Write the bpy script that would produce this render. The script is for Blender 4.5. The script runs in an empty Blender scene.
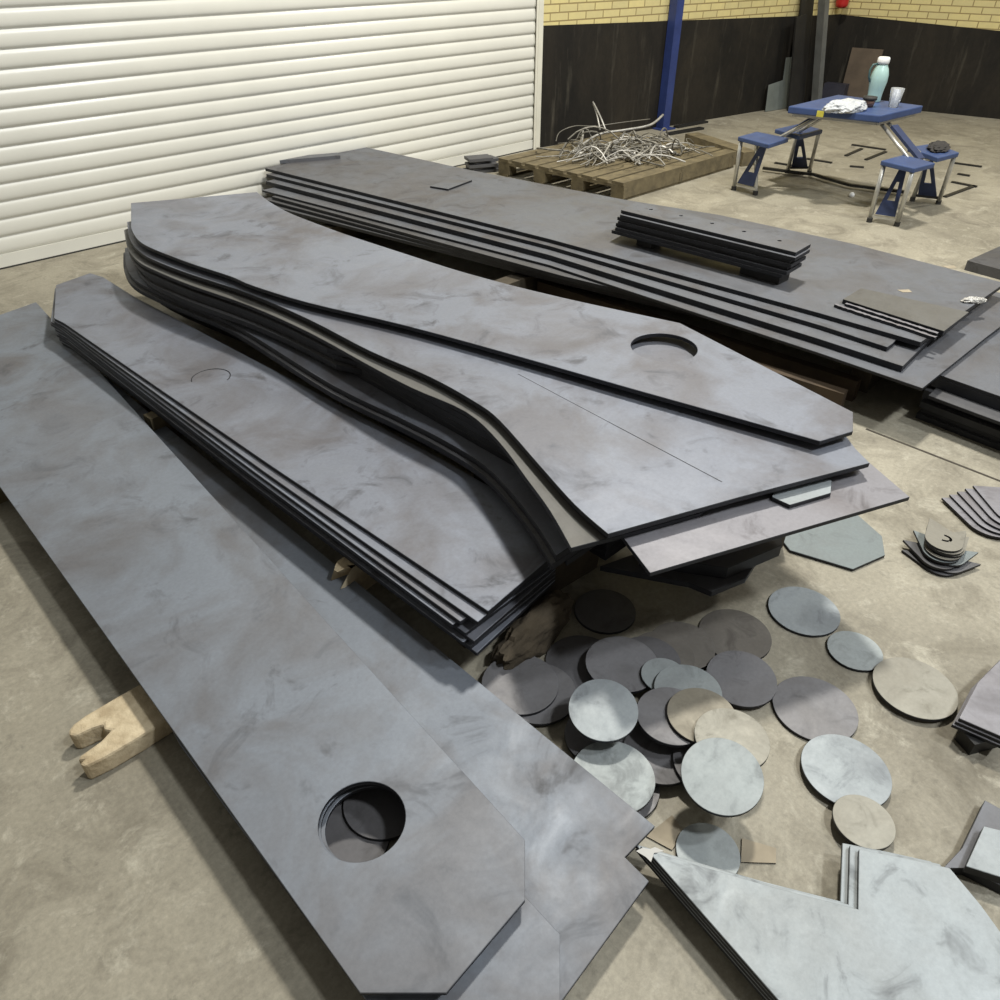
import bpy, bmesh, math, random
from mathutils import Vector, Matrix
C = bpy.context
S = C.scene
COL = S.collection
rnd = random.Random(7)

# ------------------------------------------------------------------ camera
CAM_H, YAW, PITCH, FPX = 1.7, math.radians(46), math.radians(36.5), 765.0
cam_d = bpy.data.cameras.new('camera')
cam_d.sensor_width = 36
cam_d.lens = FPX / 1000 * 36
cam_d.clip_start = .05
cam = bpy.data.objects.new('camera', cam_d)
COL.objects.link(cam)
cam.location = (0, 0, CAM_H)
cam.rotation_euler = (math.pi / 2 - PITCH, 0, YAW - math.pi / 2)
S.camera = cam
S.view_settings.view_transform = 'Standard'
S.view_settings.look = 'None'
S.view_settings.gamma = 1
S.view_settings.use_curve_mapping = False
S.view_settings.exposure = 0.0

# ------------------------------------------------------------------ light
W = bpy.data.worlds.new('world')
S.world = W
W.use_nodes = True
W.node_tree.nodes['Background'].inputs[0].default_value = (1.0, .97, .90, 1)
W.node_tree.nodes['Background'].inputs[1].default_value = .17


def lamp(name, loc, size, watts, color, look=(0, 0, 0)):
    d = bpy.data.lights.new(name, 'AREA')
    d.shape = 'RECTANGLE'
    d.size, d.size_y = size
    d.energy = watts
    d.color = color
    o = bpy.data.objects.new(name, d)
    COL.objects.link(o)
    o.location = loc
    v = Vector(look) - Vector(loc)
    o.rotation_euler = v.to_track_quat('-Z', 'Y').to_euler()
    return o


WARM = (1.0, .965, .88)
COOL = (.93, .97, 1.0)
lamp('hall_lamp', (4.7, 2.7, 6.5), (.5, .5), 540, WARM, (3.4, 2.6, 0))
lamp('hall_lamp', (4.7, -2.4, 6.0), (.5, .5), 185, COOL, (2.5, 2.5, 0))
lamp('hall_lamp', (2.2, -2.2, 6.0), (.5, .5), 215, COOL, (1.5, 2.5, 0))
lamp('hall_lamp', (9.0, -1.0, 6.0), (.6, .6), 170, WARM, (7, 1.5, 0))


# ------------------------------------------------------------------ helpers
def U(px, py, z=0.0):
    """ground-survey helper: the point of the plane at height z seen at (px, py) of the photograph"""
    cy, sy, cp, sp = math.cos(YAW), math.sin(YAW), math.cos(PITCH), math.sin(PITCH)
    f = Vector((cy * cp, sy * cp, -sp))
    r = Vector((sy, -cy, 0))
    d = f.cross(r)
    v = f + r * ((px - 500) / FPX) + d * ((py - 500) / FPX)
    t = (z - CAM_H) / v.z
    return Vector((0, 0, CAM_H)) + v * t


def UP(pts, z):
    return [(p.x, p.y) for p in (U(a, b, z) for a, b in pts)]


def tag(o, label=None, cat=None, group=None, kind=None):
    if label: o['label'] = label
    if cat: o['category'] = cat
    if group: o['group'] = group
    if kind: o['kind'] = kind
    return o


def link(name, me, mats, parent=None, loc=(0, 0, 0), rot=(0, 0, 0)):
    o = bpy.data.objects.new(name, me)
    for m in (mats if isinstance(mats, (list, tuple)) else [mats]):
        me.materials.append(m)
    COL.objects.link(o)
    o.location = loc
    o.rotation_euler = rot
    if parent: o.parent = parent
    return o


def empty(name, loc, rz=0):
    o = bpy.data.objects.new(name, None)
    o.empty_display_size = .05
    COL.objects.link(o)
    o.location = loc
    o.rotation_euler = (0, 0, rz)
    return o


def bm_obj(name, bm, mats, parent=None, loc=(0, 0, 0), rot=(0, 0, 0), smooth=False):
    me = bpy.data.meshes.new(name)
    bmesh.ops.recalc_face_normals(bm, faces=bm.faces[:])
    bm.to_mesh(me)
    bm.free()
    if smooth:
        for p in me.polygons: p.use_smooth = True
    return link(name, me, mats, parent, loc, rot)


def add_box(bm, c, s, rot=None, mat=0):
    m = Matrix.Translation(c)
    if rot is not None: m = m @ rot.to_4x4()
    m = m @ Matrix.Diagonal((s[0], s[1], s[2], 1))
    r = bmesh.ops.create_cube(bm, size=1, matrix=m)
    if mat:
        for f in set(f for v in r['verts'] for f in v.link_faces): f.material_index = mat
    return r['verts']


def add_bar(bm, a, b, w, h=None, up=(0, 0, 1)):
    """rectangular bar from a to b"""
    a, b = Vector(a), Vector(b)
    h = h or w
    x = (b - a).normalized()
    u = Vector(up)
    if abs(x.dot(u)) > .98: u = Vector((1, 0, 0))
    y = u.cross(x).normalized()
    z = x.cross(y)
    M = Matrix((x, y, z)).transposed()
    return add_box(bm, (a + b) / 2, ((b - a).length, w, h), M)


def add_tube(bm, pts, r, n=8, close=False, radii=None):
    pts = [Vector(p) for p in pts]
    rings = []
    N = len(pts)
    prev = None
    for i, p in enumerate(pts):
        if close: t = (pts[(i + 1) % N] - pts[i - 1]).normalized()
        else: t = (pts[min(i + 1, N - 1)] - pts[max(i - 1, 0)]).normalized()
        u = prev if prev is not None else (Vector((0, 0, 1)) if abs(t.z) < .9 else Vector((1, 0, 0)))
        y = (u - t * u.dot(t)).normalized()
        prev = y
        x = t.cross(y)
        rr = radii[i] if radii else r
        rings.append([bm.verts.new(p + (y * math.cos(k / n * 2 * math.pi) + x * math.sin(k / n * 2 * math.pi)) * rr) for k in range(n)])
    for i in range(N if close else N - 1):
        A, B = rings[i], rings[(i + 1) % N]
        for k in range(n):
            bm.faces.new((A[k], A[(k + 1) % n], B[(k + 1) % n], B[k]))
    if not close:
        bm.faces.new(rings[0][::-1])
        bm.faces.new(rings[-1])


def add_lathe(bm, prof, n=32, c=(0, 0, 0)):
    rings = []
    for r, z in prof:
        if r < 1e-5: rings.append([bm.verts.new((c[0], c[1], c[2] + z))])
        else: rings.append([bm.verts.new((c[0] + r * math.cos(k / n * 2 * math.pi), c[1] + r * math.sin(k / n * 2 * math.pi), c[2] + z)) for k in range(n)])
    for A, B in zip(rings, rings[1:]):
        for k in range(n):
            k2 = (k + 1) % n
            if len(A) == 1 and len(B) == 1: continue
            if len(A) == 1: bm.faces.new((A[0], B[k2], B[k]))
            elif len(B) == 1: bm.faces.new((A[k], A[k2], B[0]))
            else: bm.faces.new((A[k], A[k2], B[k2], B[k]))


def slab_bm(outer, holes, t):
    """flat plate with holes: outline at local z 0..t"""
    bm = bmesh.new()
    loops = [outer] + holes
    edges, tops = [], []
    for lp in loops:
        vs = [bm.verts.new((x, y, t)) for x, y in lp]
        tops.append(vs)
        edges += [bm.edges.new((vs[i], vs[(i + 1) % len(vs)])) for i in range(len(vs))]
    bmesh.ops.triangle_fill(bm, use_beauty=True, use_dissolve=False, edges=edges)
    topf = bm.faces[:]
    mp = {}
    for vs in tops:
        for v in vs: mp[v] = bm.verts.new((v.co.x, v.co.y, 0))
    for f in topf:
        bm.faces.new([mp[v] for v in reversed(f.verts)])
    for vs in tops:
        for i in range(len(vs)):
            a, b = vs[i], vs[(i + 1) % len(vs)]
            f = bm.faces.new((a, b, mp[b], mp[a]))
            f.material_index = 1
    return bm


def circ(c, r, n=48):
    return [(c[0] + r * math.cos(k / n * 2 * math.pi), c[1] + r * math.sin(k / n * 2 * math.pi)) for k in range(n)]


def plate(name, pts, z_top, t, mats, label=None, cat='steel plate', group=None, holes=(), parent=None, bevel=.0012, tilt=None):
    """plate from an outline in metres, its top at z_top"""
    cx = sum(p[0] for p in pts) / len(pts)
    cy = sum(p[1] for p in pts) / len(pts)
    bm = slab_bm([(x - cx, y - cy) for x, y in pts], [[(x - cx, y - cy) for x, y in h] for h in holes], t)
    o = bm_obj(name, bm, mats, parent, (cx, cy, z_top - t))
    if tilt: o.rotation_euler = tilt
    if bevel:
        b = o.modifiers.new('chamfer', 'BEVEL')
        b.width = bevel
        b.segments = 1
        b.limit_method = 'ANGLE'
        b.angle_limit = math.radians(50)
    if label: tag(o, label, cat, group)
    return o


# ------------------------------------------------------------------ materials
def new_mat(name):
    m = bpy.data.materials.new(name)
    m.use_nodes = True
    nt = m.node_tree
    return m, nt, nt.nodes['Principled BSDF']


def N(nt, typ, **kw):
    n = nt.nodes.new(typ)
    for k, v in kw.items():
        if k in n.inputs.keys() if isinstance(k, str) else False: n.inputs[k].default_value = v
        else: setattr(n, k, v)
    return n


def coords(nt, seed=True, scale=(1, 1, 1)):
    tc = N(nt, 'ShaderNodeTexCoord')
    out = tc.outputs['Object']
    mp = N(nt, 'ShaderNodeMapping')
    mp.inputs['Scale'].default_value = scale
    nt.links.new(out, mp.inputs['Vector'])
    if seed:
        oi = N(nt, 'ShaderNodeObjectInfo')
        mu = N(nt, 'ShaderNodeMath', operation='MULTIPLY')
        mu.inputs[1].default_value = 61.0
        nt.links.new(oi.outputs['Random'], mu.inputs[0])
        cb = N(nt, 'ShaderNodeCombineXYZ')
        for i in range(3): nt.links.new(mu.outputs[0], cb.inputs[i])
        nt.links.new(cb.outputs[0], mp.inputs['Location'])
    return mp.outputs[0]


def noise(nt, vec, scale, detail=4, rough=.6, dist=0.0):
    n = N(nt, 'ShaderNodeTexNoise')
    n.inputs['Scale'].default_value = scale
    n.inputs['Detail'].default_value = detail
    n.inputs['Roughness'].default_value = rough
    n.inputs['Distortion'].default_value = dist
    nt.links.new(vec, n.inputs['Vector'])
    return n.outputs['Fac']


def ramp(nt, fac, stops):
    r = N(nt, 'ShaderNodeValToRGB')
    e = r.color_ramp.elements
    while len(e) < len(stops): e.new(.5)
    for el, (p, c) in zip(e, stops):
        el.position = p
        el.color = (c[0], c[1], c[2], 1) if not isinstance(c, (int, float)) else (c, c, c, 1)
    nt.links.new(fac, r.inputs[0])
    return r.outputs[0]


def mix(nt, fac, a, b, mode='MIX'):
    m = N(nt, 'ShaderNodeMix', data_type='RGBA', blend_type=mode)
    for sock, v in ((m.inputs[0], fac), (m.inputs[6], a), (m.inputs[7], b)):
        if isinstance(v, (int, float)): sock.default_value = v
        elif isinstance(v, tuple): sock.default_value = (*v, 1)
        else: nt.links.new(v, sock)
    return m.outputs[2]


def bump(nt, b, h, strength=.2, dist=.01):
    n = N(nt, 'ShaderNodeBump')
    n.inputs['Strength'].default_value = strength
    n.inputs['Distance'].default_value = dist
    nt.links.new(h, n.inputs['Height'])
    nt.links.new(n.outputs[0], b.inputs['Normal'])


def steel(name, base, blot, smudge, rough=.5, metal=.35, sc=1.0):
    """mill-scale steel: blue grey with brown blotches and dark smudges"""
    m, nt, b = new_mat(name)
    v = coords(nt)
    n1 = noise(nt, v, 2.6 * sc, 5, .6, .5)
    n2 = noise(nt, v, 6.0 * sc, 4, .65, .8)
    n3 = noise(nt, v, 90, 3, .7)
    n4 = noise(nt, v, 1.3 * sc, 3, .5)
    c = mix(nt, ramp(nt, n1, [(.42, 0.0), (.62, 1.0)]), base, blot)
    c = mix(nt, ramp(nt, n2, [(.56, 0.0), (.72, .85)]), c, smudge)
    c = mix(nt, ramp(nt, n4, [(.35, 0.0), (.7, .45)]), c, tuple(min(1, x * 1.25 + .01) for x in base))
    c = mix(nt, .22, c, ramp(nt, n3, [(.3, .35), (.7, .65)]), 'OVERLAY')
    nt.links.new(c, b.inputs['Base Color'])
    b.inputs['Metallic'].default_value = metal
    nt.links.new(ramp(nt, n2, [(.3, rough - .08), (.75, rough + .15)]), b.inputs['Roughness'])
    bump(nt, b, n3, .05, .002)
    return m


def plain(name, col, rough=.5, metal=0.0, var=.25, sc=8.0, col2=None, bmp=0.0):
    m, nt, b = new_mat(name)
    v = coords(nt)
    n1 = noise(nt, v, sc, 4, .6)
    c2 = col2 or tuple(x * (1 - var) for x in col)
    nt.links.new(mix(nt, ramp(nt, n1, [(.35, 0.0), (.7, 1.0)]), col, c2), b.inputs['Base Color'])
    b.inputs['Roughness'].default_value = rough
    b.inputs['Metallic'].default_value = metal
    if bmp: bump(nt, b, noise(nt, v, sc * 4, 4), bmp, .01)
    return m


EDGE = plain('cut_edge', (.022, .023, .028), .55, .3, .5, 14)  # dark cut oxide, with the shade on plate sides put into the colour
ST_NEAR = steel('steel_near', (.172, .190, .218), (.108, .102, .103), (.060, .057, .058), .56)
ST_MID = steel('steel_mid', (.182, .195, .228), (.110, .103, .107), (.054, .051, .053), .54)
ST_FAR = steel('steel_far', (.126, .132, .147), (.100, .093, .091), (.055, .051, .049), .54)
ST_PURP = steel('steel_purple', (.21, .205, .22), (.155, .142, .145), (.095, .085, .087), .55)
ST_PALE = steel('steel_pale', (.265, .290, .300), (.225, .240, .242), (.085, .09, .095), .55, .3, 1.6)
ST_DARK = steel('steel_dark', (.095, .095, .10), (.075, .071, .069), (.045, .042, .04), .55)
ST_TAN = steel('steel_tan', (.20, .188, .155), (.155, .142, .115), (.09, .08, .062), .6, .2)
ST_STRIP = steel('steel_strip_tan', (.112, .109, .100), (.09, .085, .075), (.07, .064, .055), .6, .2)
ST_RUST = plain('rusty_bar', (.075, .050, .028), .75, .1, .5, 9, (.045, .03, .018))
ST_GREEN = steel('steel_greenish', (.165, .19, .192), (.14, .15, .15), (.085, .09, .09), .55)


def disc_mat(name, base, blot, smudge):
    return steel(name, base, blot, smudge, .58, .3, 2.0)


D_LIGHT = disc_mat('disc_light', (.27, .295, .295), (.225, .24, .24), (.15, .16, .16))
D_MOTTLE = disc_mat('disc_mottled', (.275, .30, .31), (.175, .19, .20), (.095, .10, .11))
D_GREY = disc_mat('disc_grey', (.175, .172, .178), (.14, .135, .136), (.092, .088, .088))
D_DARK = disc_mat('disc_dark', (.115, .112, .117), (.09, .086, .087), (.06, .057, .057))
D_BROWN = disc_mat('disc_brown', (.145, .132, .115), (.115, .104, .09), (.075, .066, .057))
D_TAN = disc_mat('disc_tan', (.225, .205, .16), (.175, .157, .12), (.13, .115, .085))
D_CREAM = disc_mat('disc_cream', (.265, .255, .215), (.205, .192, .157), (.15, .138, .105))

# concrete floor
def floor_mat():
    m, nt, b = new_mat('concrete')
    v = coords(nt, False)
    a = noise(nt, v, .9, 6, .62, .6)
    d = noise(nt, v, 3.2, 6, .68, 1.0)
    e = noise(nt, v, 11, 5, .7, .5)
    g = noise(nt, v, 70, 4, .75)
    h = noise(nt, v, 6.5, 7, .75, .5)
    c = mix(nt, ramp(nt, a, [(.36, 0.0), (.62, 1.0)]), (.315, .288, .222), (.215, .195, .148))
    c = mix(nt, ramp(nt, d, [(.48, 0.0), (.68, .8)]), c, (.145, .128, .094))
    c = mix(nt, ramp(nt, h, [(.55, 0.0), (.70, .75)]), c, (.40, .375, .30))
    c = mix(nt, ramp(nt, e, [(.60, 0.0), (.76, .55)]), c, (.44, .41, .33))
    c = mix(nt, ramp(nt, h, [(.28, .75), (.40, 0.0)]), c, (.12, .107, .08))
    c = mix(nt, ramp(nt, e, [(.25, .6), (.40, 0.0)]), c, (.13, .116, .09))
    c = mix(nt, .6, c, ramp(nt, g, [(.3, .36), (.7, .64)]), 'OVERLAY')
    nt.links.new(c, b.inputs['Base Color'])
    nt.links.new(ramp(nt, d, [(.3, .55), (.7, .8)]), b.inputs['Roughness'])
    bump(nt, b, e, .12, .01)
    return m


FLOOR = floor_mat()


def brick_mat():
    m, nt, b = new_mat('yellow_brick')
    v = coords(nt, False)
    sep = N(nt, 'ShaderNodeSeparateXYZ')
    nt.links.new(v, sep.inputs[0])
    cb = N(nt, 'ShaderNodeCombineXYZ')
    nt.links.new(sep.outputs[0], cb.inputs[0])
    nt.links.new(sep.outputs[2], cb.inputs[1])
    br = N(nt, 'ShaderNodeTexBrick')
    br.inputs['Scale'].default_value = 1.0
    br.inputs['Brick Width'].default_value = .215
    br.inputs['Row Height'].default_value = .066
    br.inputs['Mortar Size'].default_value = .006
    br.inputs['Mortar Smooth'].default_value = .15
    br.inputs['Color1'].default_value = (.66, .56, .25, 1)
    br.inputs['Color2'].default_value = (.58, .50, .24, 1)
    br.inputs['Mortar'].default_value = (.27, .20, .08, 1)
    nt.links.new(cb.outputs[0], br.inputs['Vector'])
    n = noise(nt, v, 9, 5, .7)
    c = mix(nt, ramp(nt, n, [(.4, 0.0), (.75, .35)]), br.outputs['Color'], (.42, .36, .2))
    nt.links.new(c, b.inputs['Base Color'])
    b.inputs['Roughness'].default_value = .7
    inv = N(nt, 'ShaderNodeMath', operation='SUBTRACT')
    inv.inputs[0].default_value = 1
    nt.links.new(br.outputs['Fac'], inv.inputs[1])
    bump(nt, b, inv.outputs[0], .5, .006)
    return m


def wainscot_mat():
    m, nt, b = new_mat('black_wainscot')
    v = coords(nt, False, (1, 1, .12))
    a = noise(nt, v, 9, 5, .7)
    v2 = coords(nt, False, (1, 1, .5))
    d = noise(nt, v2, 1.5, 5, .65, .6)
    g = noise(nt, v2, 30, 3, .7)
    c = mix(nt, ramp(nt, d, [(.4, 0.0), (.72, 1.0)]), (.010, .009, .0075), (.026, .0215, .0155))
    c = mix(nt, ramp(nt, a, [(.56, 0.0), (.74, .55)]), c, (.085, .076, .058))
    c = mix(nt, .5, c, ramp(nt, g, [(.3, .35), (.7, .65)]), 'OVERLAY')
    nt.links.new(c, b.inputs['Base Color'])
    b.inputs['Roughness'].default_value = .75
    b.inputs['Specular IOR Level'].default_value = .25
    return m


BRICK, WAINS = brick_mat(), wainscot_mat()
SHUT = plain('cream_shutter_paint', (.66, .65, .585), .27, 0, .05, 3)
FRAME = plain('cream_frame_paint', (.72, .70, .60), .35, 0, .12, 6)
WOOD = plain('weathered_wood', (.165, .132, .072), .8, 0, .5, 10, (.085, .068, .038), .3)
WOOD_PALE = plain('pale_split_wood', (.62, .52, .35), .8, 0, .4, 14, (.36, .28, .17), .4)
WOOD_DARK = plain('dark_wood', (.07, .055, .035), .85, 0, .4, 12, None, .3)
BLUE = plain('blue_plastic', (.047, .080, .195), .45, 0, .25, 10)
BLUE_PAINT = plain('blue_pole_paint', (.028, .048, .17), .45, 0, .3, 6)
NAVY = plain('navy_plastic', (.03, .045, .11), .5, 0, .35, 14)
ALU = plain('aluminium', (.55, .54, .50), .35, .6, .2, 20)
RUBBER = plain('dark_rubber', (.03, .028, .025), .7)
BLACKM = plain('black_metal', (.025, .024, .023), .5, .3, .3)
MINT = plain('mint_plastic', (.40, .58, .54), .3, 0, .08)
WHITE = plain('white_plastic', (.80, .80, .78), .4, 0, .08)
RED = plain('red_paint', (.45, .02, .018), .3, 0, .2)
GREYSHEET = plain('grey_sheet', (.21, .235, .22), .5, .2, .25, 4)
BROWN_BOARD = plain('brown_board', (.115, .085, .058), .75, 0, .35, 5)
YELLOW = plain('yellow_sticker', (.75, .68, .1), .5)
PAPER = plain('torn_paper', (.5, .49, .46), .8)
CARD = plain('cardboard', (.33, .28, .20), .8, 0, .25, 12)
SILVER = plain('silver_scrap', (.47, .455, .42), .45, .4, .4, 20)
DULLWIRE = plain('dull_wire', (.25, .235, .20), .55, .4, .4, 20)
CLOTH = plain('brown_cloth', (.10, .078, .05), .9, 0, .5, 12, None, .4)


def clear_plastic():
    m, nt, b = new_mat('clear_plastic')
    b.inputs['Base Color'].default_value = (.9, .92, .93, 1)
    b.inputs['Roughness'].default_value = .15
    b.inputs['Transmission Weight'].default_value = .75
    b.inputs['IOR'].default_value = 1.15
    return m


CLEAR = clear_plastic()


def bag_mat():
    m, nt, b = new_mat('thin_white_bag')
    v = coords(nt)
    n = noise(nt, v, 18, 4)
    nt.links.new(mix(nt, n, (.55, .56, .57), (.40, .42, .43)), b.inputs['Base Color'])
    b.inputs['Roughness'].default_value = .35
    bump(nt, b, noise(nt, v, 35, 4), .5, .01)
    return m


BAG = bag_mat()

# ================================================================== SETTING
# floor
bm = bmesh.new()
add_box(bm, (4, 1, -.05), (22, 20, .1))
tag(bm_obj('floor', bm, FLOOR), kind='structure')
# a saw-cut joint in the slab, seen right of the long stack
a, b_ = U(866, 429), U(1010, 485)
bm = bmesh.new()
add_bar(bm, (a.x, a.y, .0006), (b_.x, b_.y, .0006), .012, .001)
tag(bm_obj('trim_1', bm, plain('joint_filler', (.05, .042, .03), .9)), kind='structure')

SHY = 5.605          # shutter plane
X_R = U(527, 148).x  # right edge of the shutter curtain
# shutter curtain: convex slats, pitch 98 mm
def shutter():
    root = empty('door_1', (X_R, SHY, 0))
    tag(root, kind='structure')
    x0, x1 = -3.4 - X_R, 0
    bm = bmesh.new()
    pitch, z0 = .0985, .085
    prof = []
    for i in range(41):
        zb = z0 + i * pitch
        for s, dy in ((0, .004), (.035, .0008), (.09, -.0036), (.17, -.0066), (.3, -.0082), (.5, -.0078), (.72, -.0050), (.88, -.001), (.96, .0032)):
            prof.append((zb + s * pitch, dy))
    rows = []
    for z, dy in prof:
        rows.append((bm.verts.new((x0, dy, z)), bm.verts.new((x1, dy, z))))
    for A, B in zip(rows, rows[1:]):
        f = bm.faces.new((A[0], A[1], B[1], B[0]))
        f.smooth = True
    o = bm_obj('slat_curtain', bm, SHUT, root)
    bm = bmesh.new()
    add_box(bm, ((x0 + x1) / 2, 0, .0475), (x1 - x0, .026, .075))
    bm_obj('bottom_bar', bm, SHUT, root)
    bm = bmesh.new()
    add_box(bm, ((x0 + x1) / 2, 0.002, .005), (x1 - x0, .03, .01))
    bm_obj('rubber_seal', bm, RUBBER, root)
    # guide rail: front face with a slotted inner edge
    bm = bmesh.new()
    add_box(bm, (.046, -.005, 2.05), (.06, .06, 4.1))
    add_box(bm, (.0, .02, 2.05), (.06, .006, 4.1))
    add_box(bm, (.006, -.028, 2.05), (.028, .006, 4.1))
    g = bm_obj('guide_rail', bm, FRAME, root)
    return root


shutter()


def wall_run(name, p0, p1, zh, thick=.2, w0=1.0, w1=1.0, trim='trim_2'):
    p0, p1 = Vector((*p0, 0)), Vector((*p1, 0))
    d = p1 - p0
    L = d.length
    ang = math.atan2(d.y, d.x)
    bm = bmesh.new()
    add_box(bm, (L / 2, thick / 2, zh / 2), (L, thick, zh))
    w = bm_obj(name, bm, BRICK, None, p0, (0, 0, ang))
    tag(w, kind='structure')
    # painted band along the foot of the wall, its upper edge sloping a little
    bm = slab_bm([(0, 0), (L, 0), (L, w1), (0, w0)], [], .008)
    for f in bm.faces: f.material_index = 0
    bmesh.ops.rotate(bm, verts=bm.verts[:], matrix=Matrix.Rotation(math.pi / 2, 3, 'X'))
    t = bm_obj(trim, bm, WAINS, None, p0, (0, 0, ang))
    tag(t, kind='structure')
    return w


corner = U(821, 100.5)
pA = Vector((X_R + .078, SHY + .0, 0))
wall_run('wall_back', (pA.x, pA.y), (corner.x, corner.y), 4.2, .2, 1.03, .925, 'trim_2')
rw = U(980, 117)
dr = (rw - corner).normalized()
rw2 = corner + dr * 3.0
wall_run('wall_right', (corner.x, corner.y), (rw2.x, rw2.y), 4.2, .2, .925, .79, 'trim_3')
wdir = (Vector((corner.x, corner.y, 0)) - pA).normalized()
wnrm = Vector((wdir.y, -wdir.x, 0))     # out of the back wall into the hall
wall_ang = math.atan2(wdir.y, wdir.x)


def on_wall(px, py, out):
    """point at the foot of the back wall below pixel column px, moved out into the hall"""
    q = U(px, py)
    d = Vector((q.x, q.y, 0))
    return d * ((out + pA.dot(wnrm)) / d.dot(wnrm))


# ================================================================== LONG STACKS
ORD = ['topmost', 'second', 'third', 'fourth', 'fifth', 'sixth', 'seventh', 'eighth', 'ninth', 'tenth', 'eleventh', 'twelfth', 'thirteenth', 'fourteenth', 'fifteenth', 'sixteenth']


def shift(pts, dx, dy, rot=0, about=None):
    if rot:
        ax, ay = about or (sum(p[0] for p in pts) / len(pts), sum(p[1] for p in pts) / len(pts))
        c, s = math.cos(rot), math.sin(rot)
        pts = [(ax + (x - ax) * c - (y - ay) * s, ay + (x - ax) * s + (y - ay) * c) for x, y in pts]
    return [(x + dx, y + dy) for x, y in pts]


# ---- A: near plates on timbers
T = .011
zA1, zA2, zA3 = .125, .082, .082 - T
A1 = UP([(36, 302), (525, 840), (525, 900), (446, 993), (360, 993), (0, 487)], zA1)
# carry the left edge on to the far corner beyond the frame
v = Vector(A1[5]) - Vector(A1[4])
far = Vector(A1[4]) + v.normalized() * (v.length + 1.55)
A1 = A1[:5] + [(far.x, far.y - .02)]
hc = U(362, 820, zA1)
plate('steel_plate', A1, zA1, T, [ST_NEAR, EDGE], 'long holed steel plate with clipped corners in the foreground, on top of the near pile', 'steel plate', 'near long plates', holes=[circ((hc.x, hc.y), .096)])
A2 = UP([(60, 330), (250, 560), (480, 830), (526, 897), (560, 934), (560, 1035), (470, 1075), (395, 1040), (180, 745), (40, 480)], zA2)
plate('steel_plate', A2, zA2, T, [ST_NEAR, EDGE], 'clipped corner of grey steel plate peeping out directly beneath the foreground holed plate', 'steel plate', 'near long plates', holes=[circ((hc.x + .012, hc.y + .018), .096)])
A3 = UP([(62, 341), (655, 826), (625, 857), (649, 881), (560, 1003), (500, 1080), (420, 1040), (180, 735), (60, 480)], zA3)
plate('steel_plate', A3, zA3, T, [ST_NEAR, EDGE], 'wide grey plate at the bottom of the near pile, its notched end beside the discs', 'steel plate', 'near long plates', holes=[circ((hc.x + .018, hc.y + .012), .096)])
zlog = zA3 - T
for xx, yy, lab in ((.44, 1.3, 'wooden strip between the foreground plate and the plate below it, nearer one'), (.44, 3.0, 'wooden strip between the foreground plate and the plate below it, farther one')):
    bm = bmesh.new()
    add_box(bm, (0, 0, (zA1 - T - zA2) / 2), (.16, .05, zA1 - T - zA2))
    tag(bm_obj('batten', bm, WOOD_DARK, None, (xx, yy, zA2)), lab, 'timber')


def timber(name, a, b, w, h, mat, label, z0=0.0, split=False, seed=1, cat='timber'):
    """rough sawn timber from a to b (ground points), irregular faces, optional split end at a"""
    r = random.Random(seed)
    a, b = Vector((*a, 0)), Vector((*b, 0))
    L = (b - a).length
    ang = math.atan2((b - a).y, (b - a).x)
    bm = bmesh.new()
    n = 14
    rings = []
    k = 12
    for i in range(n + 1):
        x = L * i / n
        ring = []
        for j in range(k):
            th = j / k * 2 * math.pi + math.pi / 4
            cx, cz = math.cos(th), math.sin(th)
            sq = max(abs(cx), abs(cz))
            yy = cx / sq * w / 2 * (.94 + .07 * r.random())
            zz = cz / sq * h / 2
            if zz > .49 * h or zz < -.49 * h: zz = math.copysign(h / 2, zz)
            else: zz *= (.92 + .08 * r.random())
            xx = x
            if i == 0 and split: xx = x + r.choice((0, .0, .03, .06, -.015))
            ring.append(bm.verts.new((xx, yy, h / 2 + zz)))
        rings.append(ring)
    for A, B in zip(rings, rings[1:]):
        for j in range(k): bm.faces.new((A[j], A[(j + 1) % k], B[(j + 1) % k], B[j]))
    for R, rev in ((rings[0], True), (rings[-1], False)):
        c = sum((v.co for v in R), Vector()) / k
        if rev and split: c.x += .05
        cv = bm.verts.new(c)
        for j in range(k): bm.faces.new((R[j], R[(j + 1) % k], cv))
    o = bm_obj(name, bm, mat, None, (a.x, a.y, z0), (0, 0, ang))
    tag(o, label, cat)
    return o


def gap_log():
    """the pale log with a forked broken end under the near plates"""
    a = U(84, 742, .06)
    b = Vector((.68, 1.60, 0))
    ang = math.atan2(b.y - a.y, b.x - a.x)
    L = (Vector((b.x, b.y)) - Vector((a.x, a.y))).length
    h, w = zlog, .165
    r = random.Random(5)
    outline = [(.0, .075), (.035, .082), (.12, .083), (.3, .08), (L, .08), (L, -.08), (.3, -.08), (.1, -.083), (.02, -.08),
               (-.028, -.072), (-.035, -.055), (-.02, -.05), (-.034, -.04), (-.022, -.032), (.03, -.026), (.062, -.012), (.05, .004), (.056, .02), (.03, .03), (-.008, .035), (-.02, .05), (-.012, .066)]
    bm = slab_bm(outline, [], h)
    for f in bm.faces: f.material_index = 0
    o = bm_obj('timber', bm, [WOOD_PALE], None, (a.x, a.y, 0), (0, 0, ang))
    bv = o.modifiers.new('worn', 'BEVEL')
    bv.width = .012
    bv.segments = 2
    bv.limit_method = 'ANGLE'
    bv.angle_limit = math.radians(40)
    tag(o, 'pale timber with a forked broken end sticking out from under the foreground plate', 'timber')


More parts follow.
